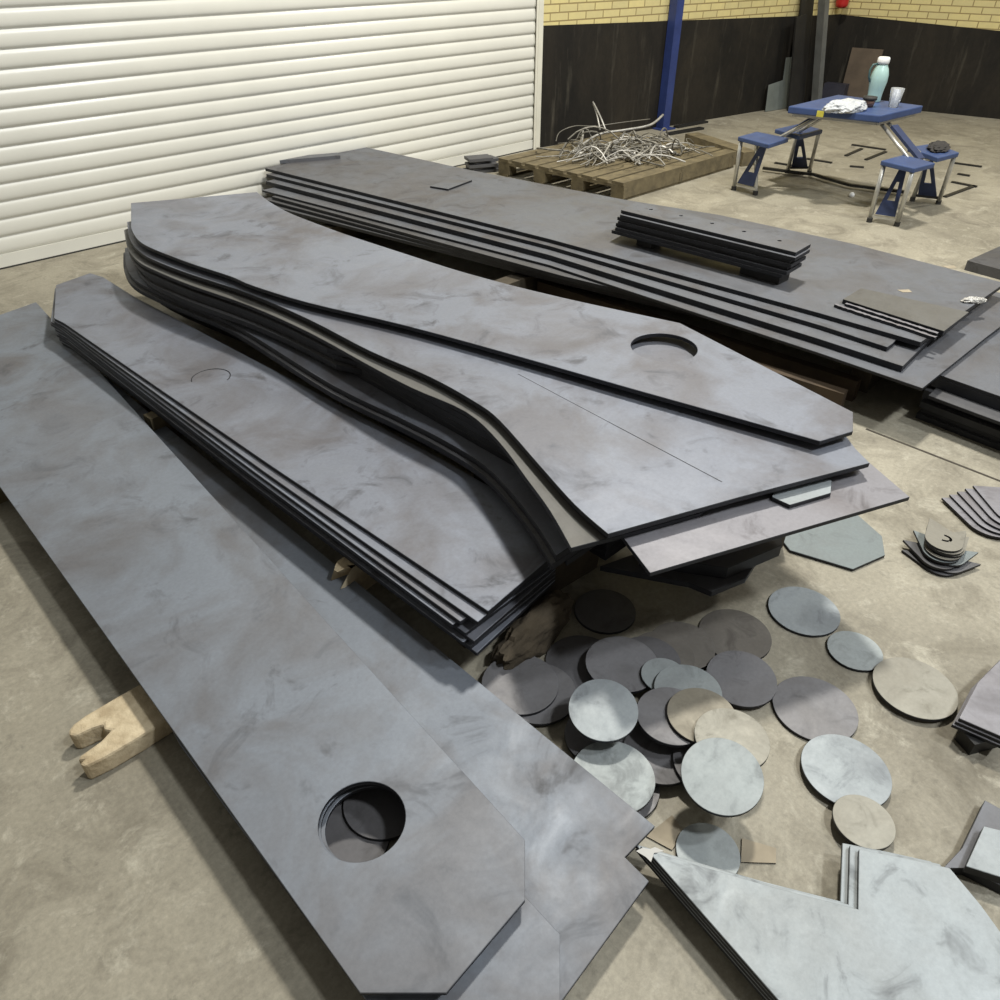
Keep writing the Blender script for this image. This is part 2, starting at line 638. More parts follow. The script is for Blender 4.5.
gap_log()
p = U(-6, 490, .05)
timber('timber', (p.x - .25, p.y + .02), (p.x + .50, p.y + .04), .10, zlog, WOOD, 'brown timber at the left edge of the photo under the foreground plate', seed=3)
p = U(128, 405, .06)
timber('timber', (p.x - .7, p.y - .05), (p.x + .12, p.y + .03), .09, zlog, WOOD, 'short reddish timber end between the foreground plate and the narrow tapered stack', seed=4)

# ---- C: narrow tapered stack
TC = .0145
zC = .255
C1 = UP([(56, 285), (90, 273), (103, 277), (135, 297), (300, 384), (440, 458), (508, 497), (549, 559), (488, 611), (270, 465), (64, 323), (54, 318)], zC)
offs = [(0, 0), (-.032, .0), (-.052, .055), (-.064, .075), (-.052, .03), (-.047, -.004), (-.06, .03), (-.05, .012), (-.044, -.012)]
for i, (dx, dy) in enumerate(offs):
    # swung a little about the far end, so the near ends fan out to the left
    pts = shift(C1, 0, dy * .8, dx / 2.8, C1[0])
    if i > 0:
        # the plates below are a little wider at the near right corner
        pts[6] = (C1[6][0] + .005, C1[6][1])
        pts[7] = (C1[7][0] + .045, C1[7][1] + .01)
    z = zC - i * TC
    lab = ('narrow tapered steel plate topping the stack in the middle left, with a scribed half circle' if i == 0 else
           f'{ORD[i]} plate from the top of the narrow tapered stack in the middle left')
    o = plate('steel_plate', pts, z, TC - .0005, [ST_MID, EDGE], lab, 'steel plate', 'narrow tapered plates')
    if i == 0:
        c0, c1 = U(192, 378, zC), U(230, 377, zC)
        ctr = (c0 + c1) / 2
        rr = (c1 - c0).length / 2
        e1 = (c1 - c0).normalized()
        e2 = Vector((-e1.y, e1.x, 0))
        bm = bmesh.new()
        arc = [ctr + (e1 * math.cos(t) + e2 * math.sin(t)) * rr - o.location + Vector((0, 0, .0002)) for t in [k / 20 * math.pi * 1.25 - .35 for k in range(21)]]
        add_tube(bm, arc, .0022, 6)
        ob = bm_obj('scribed_arc', bm, EDGE, o)
        ob['label'] = 'dark cut arc of an unfinished hole'
zCb = zC - len(offs) * TC + .0005
hC = zCb
p = U(344, 578, .07)
timber('timber', (p.x - .03, p.y - .01), (p.x + .5, p.y + .06), .06, hC, WOOD_PALE, 'pale split timber end under the long side of the narrow tapered stack', split=True, seed=9)
p = U(146, 428, .08)
timber('timber', (p.x + .015, p.y), (p.x + .5, p.y + .04), .06, hC, WOOD, 'small square timber end under the far half of the narrow tapered stack', seed=11)
p = U(505, 645, .05)
timber('timber', (p.x - .06, p.y + .16), (p.x + .50, p.y + .12), .11, hC, WOOD_DARK, 'dark timber under the near end of the narrow tapered stack', seed=12)


# ---- D: central stack with curved flanks
def smooth(pts, n=4):
    """Catmull-Rom through a run of outline points"""
    out = []
    for i in range(len(pts) - 1):
        q0, q1, q2, q3 = pts[max(i - 1, 0)], pts[i], pts[i + 1], pts[min(i + 2, len(pts) - 1)]
        for k in range(n):
            t = k / n
            out.append(tuple(.5 * (2 * q1[j] + (q2[j] - q0[j]) * t + (2 * q0[j] - 5 * q1[j] + 4 * q2[j] - q3[j]) * t * t + (3 * q1[j] - q0[j] - 3 * q2[j] + q3[j]) * t ** 3) for j in (0, 1)))
    return out + [pts[-1]]


zD1, zD2 = .525, .487
D1 = UP([(131, 203), (190, 198)] + smooth([(257, 192), (266, 199), (275, 205), (290, 213), (310, 221), (345, 234), (400, 252), (470, 274), (560, 297), (680, 323)]) + [(853, 412), (853, 431), (820, 441)] + smooth([(630, 388), (500, 351), (400, 324), (310, 303), (254, 286), (230, 276), (190, 263), (156, 250), (142, 243), (135, 236), (131, 228)]), zD1)
h0, h1 = U(631, 347, zD1), U(697, 347, zD1)
hcD = (h0 + h1) / 2
plate('steel_plate', D1, zD1, .015, [ST_MID, EDGE], 'holed steel plate with a clipped tip on top of the central curved stack', 'steel plate', 'curved plates of the central stack', holes=[circ((hcD.x, hcD.y), (h1 - h0).length / 2)])
D2left = [(127, 222), (130, 240), (140, 252), (156, 261), (190, 274), (250, 294), (310, 320), (370, 351), (430, 377), (475, 402), (500, 421), (539, 465), (575, 505), (608, 534)]
D2px = smooth(D2left) + [(740, 497), (870, 463), (856, 449), (840, 428), (800, 404), (690, 341), (560, 311), (400, 266), (300, 232), (250, 212), (190, 208)]
D2 = UP(D2px, zD2)
o = plate('steel_plate', D2, zD2, .015, [ST_MID, EDGE], 'curved steel plate second from the top of the central stack, fanned out towards the camera', 'steel plate', 'curved plates of the central stack')
bm = bmesh.new()
a, b_ = U(518, 374, zD2) - o.location, U(722, 482, zD2) - o.location
m_ = a.lerp(b_, .5)
add_bar(bm, (a.x, a.y, .0152), (m_.x, m_.y, .0152), .0016, .0008)
add_bar(bm, (m_.x, m_.y, .0152), (b_.x, b_.y, .0152), .0026, .0008)
ob = bm_obj('scribe_line', bm, EDGE, o)
ob['label'] = 'thin dark scribed line'


def packer(px, py, z_top, t, size, label, rz=0.0, mats=None):
    p = U(px, py, z_top)
    bm = bmesh.new()
    add_box(bm, (0, 0, t / 2), (size[0], size[1], t))
    o = bm_obj('steel_offcut', bm, mats or [ST_DARK], None, (p.x, p.y, z_top - t), (0, 0, rz))
    tag(o, label, 'steel offcut')
    return o


g = zD1 - .015 - zD2
packer(690, 372, zD1 - .015, g, (.2, .05), 'thin steel packing strip under the near half of the holed central plate')
packer(300, 262, zD1 - .015, g, (.3, .05), 'thin steel packing strip under the far half of the holed central plate')
# twin of D2 directly beneath it
D2b = shift(D2, .012, .012)
zD2b = zD2 - .0155
plate('steel_plate', D2b, zD2b, .015, [ST_MID, EDGE], 'third plate from the top of the central curved stack', 'steel plate', 'curved plates of the central stack')
zD4 = zD2b - .0155
D4px = smooth([(124, 230), (128, 249), (139, 262), (156, 271), (190, 285), (250, 306), (310, 333), (370, 366), (412, 388), (466, 412), (499, 442), (526, 478), (550, 511), (571, 548)]) + [(640, 530), (700, 513), (760, 470), (680, 372), (560, 337), (400, 285), (300, 250), (250, 226), (190, 220), (140, 224)]
D4 = UP(D4px, zD4)
plate('steel_plate', D4, zD4, .015, [ST_STRIP, EDGE], 'tan streaked fourth plate of the central curved stack, a strip below the fanned plate', 'steel plate', 'curved plates of the central stack')
zD3 = zD4 - .0155
D3 = UP([(618, 531), (650, 573), (780, 535), (910, 497), (869, 462), (820, 440), (740, 440), (640, 470)], zD3)
plate('steel_plate', D3, zD3, .013, [ST_PURP, EDGE], 'purplish flat plate jutting out at the near end of the central stack over the discs', 'steel plate')
# offcut lying on it
zO = zD3 + .0135
O1 = UP([(772, 497), (790, 505), (831, 493), (832, 481), (815, 470), (776, 478)], zO)
plate('steel_offcut', O1, zO, .013, [ST_PALE, EDGE], 'small pale steel offcut tucked between the fanned plate and the purplish plate', 'steel offcut')
# lower layers
rD = random.Random(21)
z = zD3 - .0135
lay = 0
tL = .0225
M_px = smooth([(125, 248), (126, 266), (135, 280), (155, 291), (185, 304), (222, 319), (250, 334), (334, 386), (400, 418), (445, 441), (485, 466), (515, 497), (540, 530), (556, 556)])
lower = [(.0, 1.12), (.008, 1.2), (-.006, 1.16), (.012, 1.3), None, (-.004, 1.3), (.06, 1.3), (.08, 1.35), (.10, 1.4), (.09, 1.4), (.11, 1.4)]
M5 = None
for spec in lower:
    if spec is None:
        pts = UP(M_px, z)
        x0 = pts[-1][0]
        pts = pts + [(x0 + .25, pts[-1][1]), (2.1, 1.6), (2.2, 3.0), (2.1, 4.2), (1.75, 4.45)]
        M5 = pts
    elif lay < 4:
        pts = shift(D4, spec[0], -.03 * (lay % 3))
        pts = [(max(x, 1.435) if y < 2.3 else x, max(y, spec[1] + .03 * (x - 1.2))) for x, y in pts]
    else:
        # the lowest plates follow the one that juts out, clear of the narrow stack
        pts = shift(M5, spec[0] - .012, 0)
        pts = [((max(x, 1.44) if y < 2.3 else max(x, 1.42 - .085 * (y - 2.3))) if z < .28 else x, y) for x, y in pts]
    pts = [q for i, q in enumerate(pts) if i == 0 or math.hypot(q[0] - pts[i - 1][0], q[1] - pts[i - 1][1]) > .012]
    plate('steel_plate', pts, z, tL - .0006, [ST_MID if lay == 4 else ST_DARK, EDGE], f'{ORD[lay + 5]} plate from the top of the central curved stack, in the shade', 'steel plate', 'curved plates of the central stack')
    z -= tL
    lay += 1
zDb = z + .0006 + 0
for k, (y, lab) in enumerate(((1.75, 'dark timber bearer under the near end of the central stack'), (3.0, 'dark timber bearer under the middle of the central stack'), (4.2, 'dark timber bearer under the far end of the central stack'))):
    timber('timber', (1.60, y), (1.60 + .60 + .12 * k, y), .1, zDb, WOOD_DARK, lab, seed=30 + k)
# two dark plates low under the near end
zl = .17
plate('steel_plate', UP([(600, 566), (690, 583), (712, 592), (746, 578), (760, 556), (700, 530)], zl), zl, .02, [ST_DARK, EDGE], 'dark plate end low under the purplish plate, above the discs', 'steel plate')
zl2 = .215
plate('steel_plate', UP([(640, 555), (728, 568), (782, 545), (781, 520), (700, 505)], zl2), zl2, .044, [ST_DARK, EDGE], 'dark thick plate end right under the purplish plate', 'steel plate')
timber('timber', U(690, 560, 0)[:2], U(775, 540, 0)[:2], .09, zl - .02, WOOD_DARK, 'dark timber block beneath the purplish plate', seed=41)
# supports of the jutting plate
p0, p1 = U(690, 540, .3), U(790, 510, .3)
bm = bmesh.new()
hh = zD3 - .013 - zl2
add_box(bm, (0, 0, hh / 2), (.30, .10, hh))
p = U(735, 512, zl2)
tag(bm_obj('timber', bm, WOOD_DARK, None, (p.x, p.y, zl2), (0, 0, .1)), 'dark timber block carrying the purplish plate from below', 'timber')

# ---- E: far long stack
zE1, zE2, zE3, zE4 = .30, .278, .256, .226
E1 = UP([(265, 168), (365, 147), (470, 170), (621, 199), (720, 215), (850, 243), (1000, 282), (1060, 300), (1000, 292), (921, 342), (820, 313), (550, 239)], zE1)
E1 = UP([(265, 168), (365, 147), (470, 170), (621, 199), (720, 215), (850, 243), (1005, 283), (921, 342), (820, 313), (550, 239)], zE1)
plate('steel_plate', E1, zE1, .0215, [ST_FAR, EDGE], 'very long wide steel plate topping the far stack beside the white shutter', 'steel plate', 'long plates of the far stack')
E2 = UP([(266, 174), (366, 154), (700, 215), (930, 300), (893, 343), (887.5, 347), (820, 325), (550, 246)], zE2)
plate('steel_plate', E2, zE2, .0215, [ST_FAR, EDGE], 'second plate from the top of the far long stack', 'steel plate', 'long plates of the far stack')
E3 = UP([(266, 181), (366, 160), (700, 222), (960, 310), (917, 352), (903, 366), (820, 339), (550, 255)], zE3)
plate('steel_plate', E3, zE3, .0295, [ST_FAR, EDGE], 'third plate from the top of the far long stack', 'steel plate', 'long plates of the far stack')
E4 = UP([(262, 190), (366, 168), (700, 230), (1035, 300), (985, 338), (922.5, 388), (820, 353), (550, 265)], zE4)
plate('steel_plate', E4, zE4, .014, [ST_FAR, EDGE], 'fourth plate from the top of the far long stack, its corner reaching furthest right', 'steel plate', 'long plates of the far stack')
z = zE4 - .0145
far_low = [(.10, .0, 1.45), (.06, .05, 1.55), (.03, .02, 1.3), (.07, .0, 1.7)]
for k, (dx, dy, cut) in enumerate(far_low):
    ys = [q[1] for q in E4]
    ymin = min(ys)
    pts = [(x + dx, max(y, ymin + cut * .55) + (dy if y > 3 else 0)) for x, y in E4]
    pts = shift(UP([(263, 196 + 3 * k), (366, 176), (700, 240), (860, 300), (800, 335), (550, 275)], z), dx - .06, dy - .05)
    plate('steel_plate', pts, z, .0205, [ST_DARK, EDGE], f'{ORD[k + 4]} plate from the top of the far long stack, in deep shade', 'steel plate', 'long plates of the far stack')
    z -= .021
zEb = z + .0005
for k, (pa, pb, w, lab) in enumerate((((520, 290), (846, 392), .05, 'rusty flat bar on edge under the far long stack, nearer of two'), ((540, 280), (860, 380), .05, 'rusty flat bar on edge under the far long stack, farther of two'))):
    a, b_ = U(*pa, .10), U(*pb, .10)
    bm = bmesh.new()
    add_bar(bm, (0, 0, .05), (b_.x - a.x, b_.y - a.y, .05), w, .10)
    tag(bm_obj('steel_bar', bm, ST_RUST, None, (a.x, a.y, 0)), lab, 'steel bar')
for k, (y, lab) in enumerate(((4.55, 'timber bearer under the far end of the far long stack'), (3.0, 'timber bearer under the middle of the far long stack'))):
    timber('timber', (2.75, y), (3.75, y), .1, zEb, WOOD_DARK, lab, seed=50 + k)
timber('timber', (3.38, 1.12), (3.98, 1.16), .09, zE4 - .014, WOOD_DARK, 'timber bearer under the near end of the far long stack', seed=55)

# things lying on E
zt = zE1
P1 = UP([(430, 186), (448, 189), (472, 180), (454, 177)], zt + .012)
plate('steel_plate', P1, zt + .012, .012, [ST_FAR, EDGE], 'small square plate lying on the far half of the long stack', 'steel plate')
a, b_ = U(279, 161, zt + .01), U(339, 156, zt + .01)
bm = bmesh.new()
add_bar(bm, (0, 0, .0125), (b_.x - a.x, b_.y - a.y, .0125), .10, .025)
tag(bm_obj('steel_strip', bm, [ST_FAR], None, (a.x, a.y, zt)), 'narrow steel strip lying across the far end of the long stack by the shutter', 'steel strip')
zt2 = zE1 + .022
TP = UP([(843, 299), (861, 288), (969, 312), (944, 331)], zt2)
plate('steel_plate', TP, zt2, .022, [ST_STRIP, EDGE], 'rectangular tan plate lying on the near end of the far long stack', 'steel plate')


def rough_bar(pa, pb, w, h, z0, label, seed):
    r = random.Random(seed)
    a, b_ = U(*pa, z0 + h), U(*pb, z0 + h)
    d = (b_ - a)
    L = d.length
    ang = math.atan2(d.y, d.x)
    n = 40
    up = [(L * i / n, w / 2 + r.uniform(-.003, .003)) for i in range(n + 1)]
    dn = [(L * i / n, -w / 2 + r.uniform(-.003, .003)) for i in range(n, -1, -1)]
    bm = slab_bm(dn + up, [], h)
    o = bm_obj('steel_bar', bm, [ST_PURP, EDGE], None, (a.x, a.y, z0), (0, 0, ang))
    tag(o, label, 'steel bar')


rough_bar((835, 304), (936, 337), .016, .014, zE1, 'rough flame-cut bar beside the tan plate, nearer of the pair', 3)
rough_bar((846, 303), (938, 333), .016, .014, zE1, 'rough flame-cut bar beside the tan plate, farther of the pair', 4)
# paper flakes
for k, (px, py, lab) in enumerate(((905, 291, 'pale paper flake on the far stack next to the tan plate'), (950, 267, 'pale paper flake near the right end of the far stack'))):
    zz = zE1 + .0015
    pts = UP([(px - 8, py - 1.2), (px + 4, py - 1.6), (px + 7, py + 1), (px - 2, py + 1.2)], zz)
    plate('paper_scrap', pts, zz, .0012, [CARD, CARD], lab, 'paper', bevel=0)

# ---- G: pack of drilled plates on the far stack
G1z = .475
G1 = UP([(621, 210), (796, 252.5), (811, 244), (636, 202)], G1z)
gh = [circ(tuple(U(px, py, G1z)[:2]), .011, 16) for px, py in ((651, 209.3), (681, 215.6), (712, 223.2), (744, 231.3), (779.5, 240.6))]
tG = .0182
goff = [(0, 0), (-.02, -.012), (-.012, .012), (-.02, .0), (-.01, .02), (-.025, .01), (-.03, .03)]
for i, (dx, dy) in enumerate(goff):
    pts = shift(G1, dx, dy)
    hs = [shift(h, dx, dy) for h in gh]
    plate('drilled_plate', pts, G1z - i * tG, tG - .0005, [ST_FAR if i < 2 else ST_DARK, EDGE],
          'drilled plate with a row of five holes topping the small pack on the far stack' if i == 0 else f'{ORD[i]} plate down in the small pack of drilled plates',
          'steel plate', 'drilled plates', holes=hs)
zGb = G1z - len(goff) * tG + .0005
hG = zGb - zE1
for px, py, L, lab in ((648, 243, .1, 'dark packing block under the left end of the drilled plates'), (764, 275, .22, 'dark packing block under the right end of the drilled plates')):
    p = U(px, py, zE1 + hG / 2)
    bm = bmesh.new()
    add_box(bm, (0, 0, hG / 2), (.10, L, hG))
    tag(bm_obj('packing_block', bm, BLACKM, None, (p.x + .04, p.y + .02, zE1)), lab, 'packing block')

# ---- F: stack cut by the right edge of the picture
zF = .20
F1 = UP([(937, 374), (985, 391), (1060, 417), (1100, 350), (990, 326)], zF)
tF = .014
plate('steel_plate', F1, zF, tF, [ST_FAR, EDGE], 'greyish plate topping the low stack at the right edge, beside the far stack', 'steel plate', 'plates of the right edge stack')
zf = zF - tF - .0005
lab = ['second', 'third', 'fourth', 'fifth', 'sixth', 'seventh']
fo = [(.0, .01, .045), (-.09, -.02, .014), (-.02, .02, .04), (-.05, .01, .03), (-.03, .0, .03), (-.045, .01, .0245)]
for i, (dx, dy, t) in enumerate(fo):
    t = min(t, zf)
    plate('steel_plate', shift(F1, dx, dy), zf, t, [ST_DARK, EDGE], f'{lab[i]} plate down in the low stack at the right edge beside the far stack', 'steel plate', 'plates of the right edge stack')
    zf -= t + .0004
    if zf < .004: break
# dark pack beyond it at the right edge
q = U(964, 270)
bm = bmesh.new()
add_box(bm, (.25, -.12, .03), (.5, .24, .06))
tag(bm_obj('steel_block', bm, [ST_DARK], None, (q.x, q.y, 0), (0, 0, -.1)), 'dark flat steel block on the floor at the right edge, behind the far stack', 'steel block')


def crumple(name, p, size, mat, label, cat, seed, rz=0):
    bm = bmesh.new()
    bmesh.ops.create_icosphere(bm, subdivisions=4, radius=1)
    r = random.Random(seed)
    ph = [(r.uniform(-7, 7), r.uniform(-7, 7), r.uniform(-7, 7), r.uniform(0, 6)) for _ in range(9)]
    for v in bm.verts:
        d = sum(abs(math.sin(a * v.co.x + b * v.co.y + c * v.co.z + e)) for a, b, c, e in ph) / 9
        v.co *= .55 + .75 * d
    zmin = -.45
    for v in bm.verts:
        v.co = Vector((v.co.x * size[0], v.co.y * size[1], (max(v.co.z, zmin) - zmin) * size[2]))
    o = bm_obj(name, bm, mat, None, p, (0, 0, rz))
    tag(o, label, cat)
    return o


q = U(973, 302, zE1)
crumple('foil_scrap', (q.x, q.y, zE1), (.055, .022, .016), SILVER, 'crumpled shiny foil on the stack at the right edge', 'foil', 8, -.7)

# ---- B: arrow-shaped plates front right
zB = .085
tB = .012
B1 = UP([(647, 850), (704, 867), (780, 889), (858, 909), (859, 849), (905, 858), (950, 868), (981, 905), (1010, 945), (1060, 1060), (880, 1110), (780, 1002)], zB)
bo = [(0, 0), (.003, .019), (.005, .034), (.004, .030)]
for i, (dx, dy) in enumerate(bo):
    plate('notched_plate', shift(B1, dx, dy), zB - i * tB, tB - .0004, [ST_PALE, EDGE], 'pale notched steel plate in the front right corner of the photo' if i == 0 else f'{ORD[i]} plate down under the pale notched plate in the front right', 'steel plate', 'notched plates')
zBb = zB - 4 * tB + .0004
bm = bmesh.new()
add_box(bm, (0, 0, zBb / 2), (.4, .06, zBb))
p = U(860, 960, .04)
tag(bm_obj('batten', bm, WOOD_DARK, None, (p.x, p.y, 0), (0, 0, -.2)), 'dark batten beneath the pale notched plates', 'timber')
# torn paper at its tip
zz = zB + .001
plate('paper_scrap', UP([(636, 851), (646, 857), (651, 862), (654, 853), (664, 851), (655, 847), (650, 849), (642, 848)], zz + .002), zz + .002, .0012, [PAPER, PAPER], 'torn white paper at the pointed tip of the pale notched plate', 'paper', bevel=0)
# cards on the floor nearby
plate('card_scrap', UP([(742, 838), (776, 848), (776, 863), (741, 862)], .004), .004, .003, [CARD, EDGE], 'tan card scrap on the floor between the discs and the notched plate', 'card', bevel=0)
plate('card_scrap', UP([(646, 836), (672, 815), (684, 832), (672, 850)], .004), .004, .003, [CARD, EDGE], 'tan card scrap on the floor beside the tip of the notched plate', 'card', bevel=0)

# right edge pieces in the foreground
R1 = UP([(959, 718), (978, 682), (1010, 650), (1050, 690), (1010, 740)], .08)
for i in range(3):
    plate('steel_plate', shift(R1, -.004 * i, .003 * i), .08 - i * .012, .0116, [ST_PURP, EDGE], ('upper', 'middle', 'lower')[i] + ' plate of the small pack at the right edge above the notched plate', 'steel plate', 'small pack at the right edge')
bm = bmesh.new()
add_box(bm, (0, 0, .022), (.12, .05, .0436))
p = U(985, 735, .03)
tag(bm_obj('steel_block', bm, [BLACKM], None, (p.x, p.y, 0), (0, 0, -.5)), 'dark block under the small pack at the right edge', 'steel block')
plate('steel_plate', UP([(943, 868), (962, 848), (985, 800), (1040, 830), (1010, 890), (966, 868)], .03), .03, .03, [ST_FAR, EDGE], 'dark grey plate at the right edge just above the notched plate', 'steel plate')
plate('steel_plate', UP([(966, 866), (984, 826), (1040, 840), (1010, 880)], .055), .055, .0245, [ST_PALE, EDGE], 'pale plate lying on the dark grey plate at the right edge', 'steel plate')

# hexagonal plate under the jutting one
plate('steel_plate', UP([(760, 512), (857, 514), (882, 536), (885, 555), (853, 569), (790, 550)], .012), .012, .012, [ST_GREEN, EDGE], 'greenish clipped-corner plate on the floor under the purplish plate', 'steel plate')

# ================================================================== DISCS
# (cx, cy, width px, level, material, label)  listed bottom to top
DISCS = [
    (348, 838, 84, D_DARK, 'dark disc on the floor seen through the hole of the foreground plate, nearer one'),  # this pair's dark tone also paints in the shade inside the hole
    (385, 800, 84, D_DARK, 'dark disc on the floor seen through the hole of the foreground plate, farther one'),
    (804, 610, 70, D_MOTTLE, 'mottled disc lying alone just below the greenish clipped-corner plate'),
    (855, 650, 53.5, D_LIGHT, 'small pale disc between the mottled lone disc and the disc furthest right'),
    (915, 687, 80, D_CREAM, 'pale disc furthest to the right on the floor'),
    (815, 708, 83, D_GREY, 'grey brown disc on the floor right of the disc heap'),
    (846, 770, 87, D_MOTTLE, 'bluish disc on the floor under the rust-stained small disc'),
    (864, 821, 60, D_CREAM, 'small cream disc with a rust stain, overlapping the bluish disc'),
    (708, 852, 64, D_LIGHT, 'pale disc half hidden by the top edge of the notched plate'),
    (605, 610, 62, D_DARK, 'dark disc with a bright rim under the near end of the central stack'),
    (582, 662, 74, D_DARK, 'bluish black disc behind the mottled upright-looking disc'),
    (620, 785, 80, D_GREY, 'grey disc under the pale disc tucked beneath the wide near plate'),
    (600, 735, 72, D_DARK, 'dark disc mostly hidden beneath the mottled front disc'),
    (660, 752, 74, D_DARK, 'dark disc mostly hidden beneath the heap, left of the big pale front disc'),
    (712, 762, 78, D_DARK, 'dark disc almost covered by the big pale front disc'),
    (735, 634, 72, D_BROWN, 'brownish disc at the back of the heap under the purplish plate'),
    (682, 645, 66, D_BROWN, 'brown disc at the back of the heap, left of the brownish back disc'),
    (662, 655, 66, D_BROWN, 'brown disc peeping out left of another brown disc at the back of the heap'),
    (648, 660, 66, D_DARK, 'dark grey disc peeping out in the back row of the heap'),
    (622, 663, 74, D_GREY, 'dark grey disc in the back row of the heap, right of the bluish black disc'),
    (741, 679, 70, D_GREY, 'dark grey disc at the right side of the heap'),
    (538, 692, 78, D_GREY, 'grey disc beneath the disc next to the narrow stack'),
    (520, 683, 78, D_GREY, 'grey disc next to the near end of the narrow stack, partly shaded'),
    (613, 776, 85, D_LIGHT, 'pale disc tucked beneath the edge of the wide near plate'),
    (664, 675, 46, D_LIGHT, 'small whitish disc in the middle of the heap'),
    (688, 690, 68, D_LIGHT, 'light grey disc in the middle of the heap, overlapping the small whitish disc'),
    (672, 715, 72, D_GREY, 'dark grey disc in the heap just right of the mottled front disc'),
    (702, 715, 70, D_TAN, 'tan disc in the middle of the heap'),
    (603, 712, 70, D_MOTTLE, 'mottled pale disc tilted at the front left of the heap'),
    (732, 738, 75, D_CREAM, 'cream disc partly covered by the big pale front disc'),
    (721, 779, 81, D_LIGHT, 'big pale disc lying on top at the front of the heap'),
]
TD = .010
TILT = {(603, 712): math.radians(9), (721, 779): math.radians(11), (741, 679): math.radians(4)}
placed = []
for (px, py, w, mat, lab_) in DISCS:
    z = 0.0
    for _ in range(4):
        zt = z + TD
        c = U(px, py, zt)
        l, r_ = U(px - w / 2, py, zt), U(px + w / 2, py, zt)
        rad = (r_ - l).length / 2 * .985
        z = 0.0
        for (x2, y2, r2, z2) in placed:
            if math.hypot(c.x - x2, c.y - y2) < rad + r2 - .001: z = max(z, z2 + .0004)
    c = U(px, py, z + TD)
    tl = TILT.get((px, py), 0.0)
    placed.append((c.x, c.y, rad, z + TD + (rad * math.sin(tl) if tl else 0)))
    bm = bmesh.new()
    n = 72
    add_lathe(bm, [(0, 0), (rad, 0), (rad, TD - .0008), (rad - .0008, TD), (0, TD)], n)
    for f in bm.faces:
        zs = [v.co.z for v in f.verts]
        if max(zs) - min(zs) > TD * .5: f.material_index = 1
    o = bm_obj('steel_disc', bm, [mat, EDGE], None, (c.x, c.y, z + rad * math.sin(tl)))
    if tl:
        ax = Vector((c.y, -c.x, 0)).normalized()      # level axis across the line of sight
        o.rotation_mode = 'QUATERNION'
        o.rotation_quaternion = Matrix.Rotation(tl, 3, ax).to_quaternion()
    tag(o, lab_, 'steel disc', 'cut steel discs')

# ================================================================== LUGS WITH ROUND ENDS
def lug(px, py, z, rz, mats, label, sc=1.25, notch=True):
    """flat lug: straight sides, one round end, optional V notch in the other end, a curved slot"""
    w = .046 * sc
    pts = [(w, .075 * sc)]
    if notch: pts += [(.016 * sc, .048 * sc)]
    pts += [(-w, .085 * sc)]
    pts += [(w * math.cos(math.pi + t), w * math.sin(math.pi + t)) for t in [i / 18 * math.pi for i in range(19)]]
    hole = []
    n = 12
    for i in range(n + 1):
        t = -1.9 + 3.6 * i / n
        hole.append((.019 * sc * math.cos(t), .016 * sc * math.sin(t) + .01 * sc))
    for i in range(n, -1, -1):
        t = -1.9 + 3.6 * i / n
        hole.append((.012 * sc * math.cos(t), .009 * sc * math.sin(t) + .01 * sc))
    p = U(px, py, z)
    bm = slab_bm(pts, [hole], .008)
    o = bm_obj('lug_plate', bm, mats, None, (p.x, p.y, z - .008), (0, 0, rz))
    tag(o, label, 'lug plate', 'round ended lugs')


AZ = math.radians(-76)
for i, (da, ox, oy) in enumerate(((0, 0, 0), (.03, 1, .5), (-.04, 2, 0), (.05, -1, 1), (.42, -3, 1), (-.38, 3, 1), (.75, -6, 2), (-.6, 2, 3), (1.0, -4, 3))):
    zi = .078 - i * .0085
    lug(944 + ox, 540 + oy + i * 2.6, zi, AZ + da, [ST_TAN if i < 4 else ST_GREEN if i < 6 else ST_DARK, EDGE], 'topmost of the fanned stack of round ended lug plates by the right edge' if i == 0 else f'{ORD[i]} lug plate down in the fanned stack by the right edge')
for i in range(5):
    zi = .05 - i * .0086
    lug(1020 - i * 7, 512 + i * 2.5, zi, AZ + .55 + i * .04, [ST_PURP, EDGE], f'{ORD[i]} lug plate of the sliding stack cut off by the right edge', 1.9, False)

p = U(534, 640, .0)
crumple('rag', (p.x, p.y, 0), (.17, .055, .075), CLOTH, 'crumpled brown wrapping bundled under the near end of the narrow stack', 'rag', 23, .12)

# ================================================================== PALLET AND SCRAP
def pallet():
    zt = .14
    FL, FR, BR = U(498, 158, zt), U(624, 183, zt), U(737, 151, zt)
    ex = (FR - FL)
    ey = (BR - FR)
    Lx, Ly = ex.length, ey.length
    ex.normalize()
    ey.normalize()
    root = empty('wooden_pallet', (FL.x, FL.y, 0))
    tag(root, 'worn wooden pallet carrying the tangled scrap by the dark wall', 'pallet')

    def P(u, v, z): return ex * u + ey * v + Vector((0, 0, z))

    def board(name, u0, v0, u1, v1, w, z0, z1, mat):
        bm = bmesh.new()
        add_bar(bm, P(u0, v0, (z0 + z1) / 2), P(u1, v1, (z0 + z1) / 2), w, z1 - z0)
        bm_obj(name, bm, mat, root)
    for k in range(9):
        u = .06 + k * (Lx - .12) / 8
        board('deck_board', u, .0, u, Ly, .118, zt - .022, zt, WOOD)
    for k in range(3):
        v = .03 + k * (Ly - .06) / 2
        board('bearer', 0, v, Lx, v, .06, zt - .045, zt - .022, WOOD)
    for k in range(4):
        for j in range(3):
            u = .06 + k * (Lx - .12) / 3
            v = .05 + j * (Ly - .10) / 2
            board('block', u - .06, v, u + .06, v, .1, .018, zt - .045, WOOD)
    for k in range(4):
        u = .06 + k * (Lx - .12) / 3
        board('base_board', u, 0, u, Ly, .1, 0, .018, WOOD)
    board('side_board', Lx - .012, 0, Lx - .012, Ly, .024, .02, zt - .003, WOOD)
    return FL, ex, ey, Lx, Ly, zt


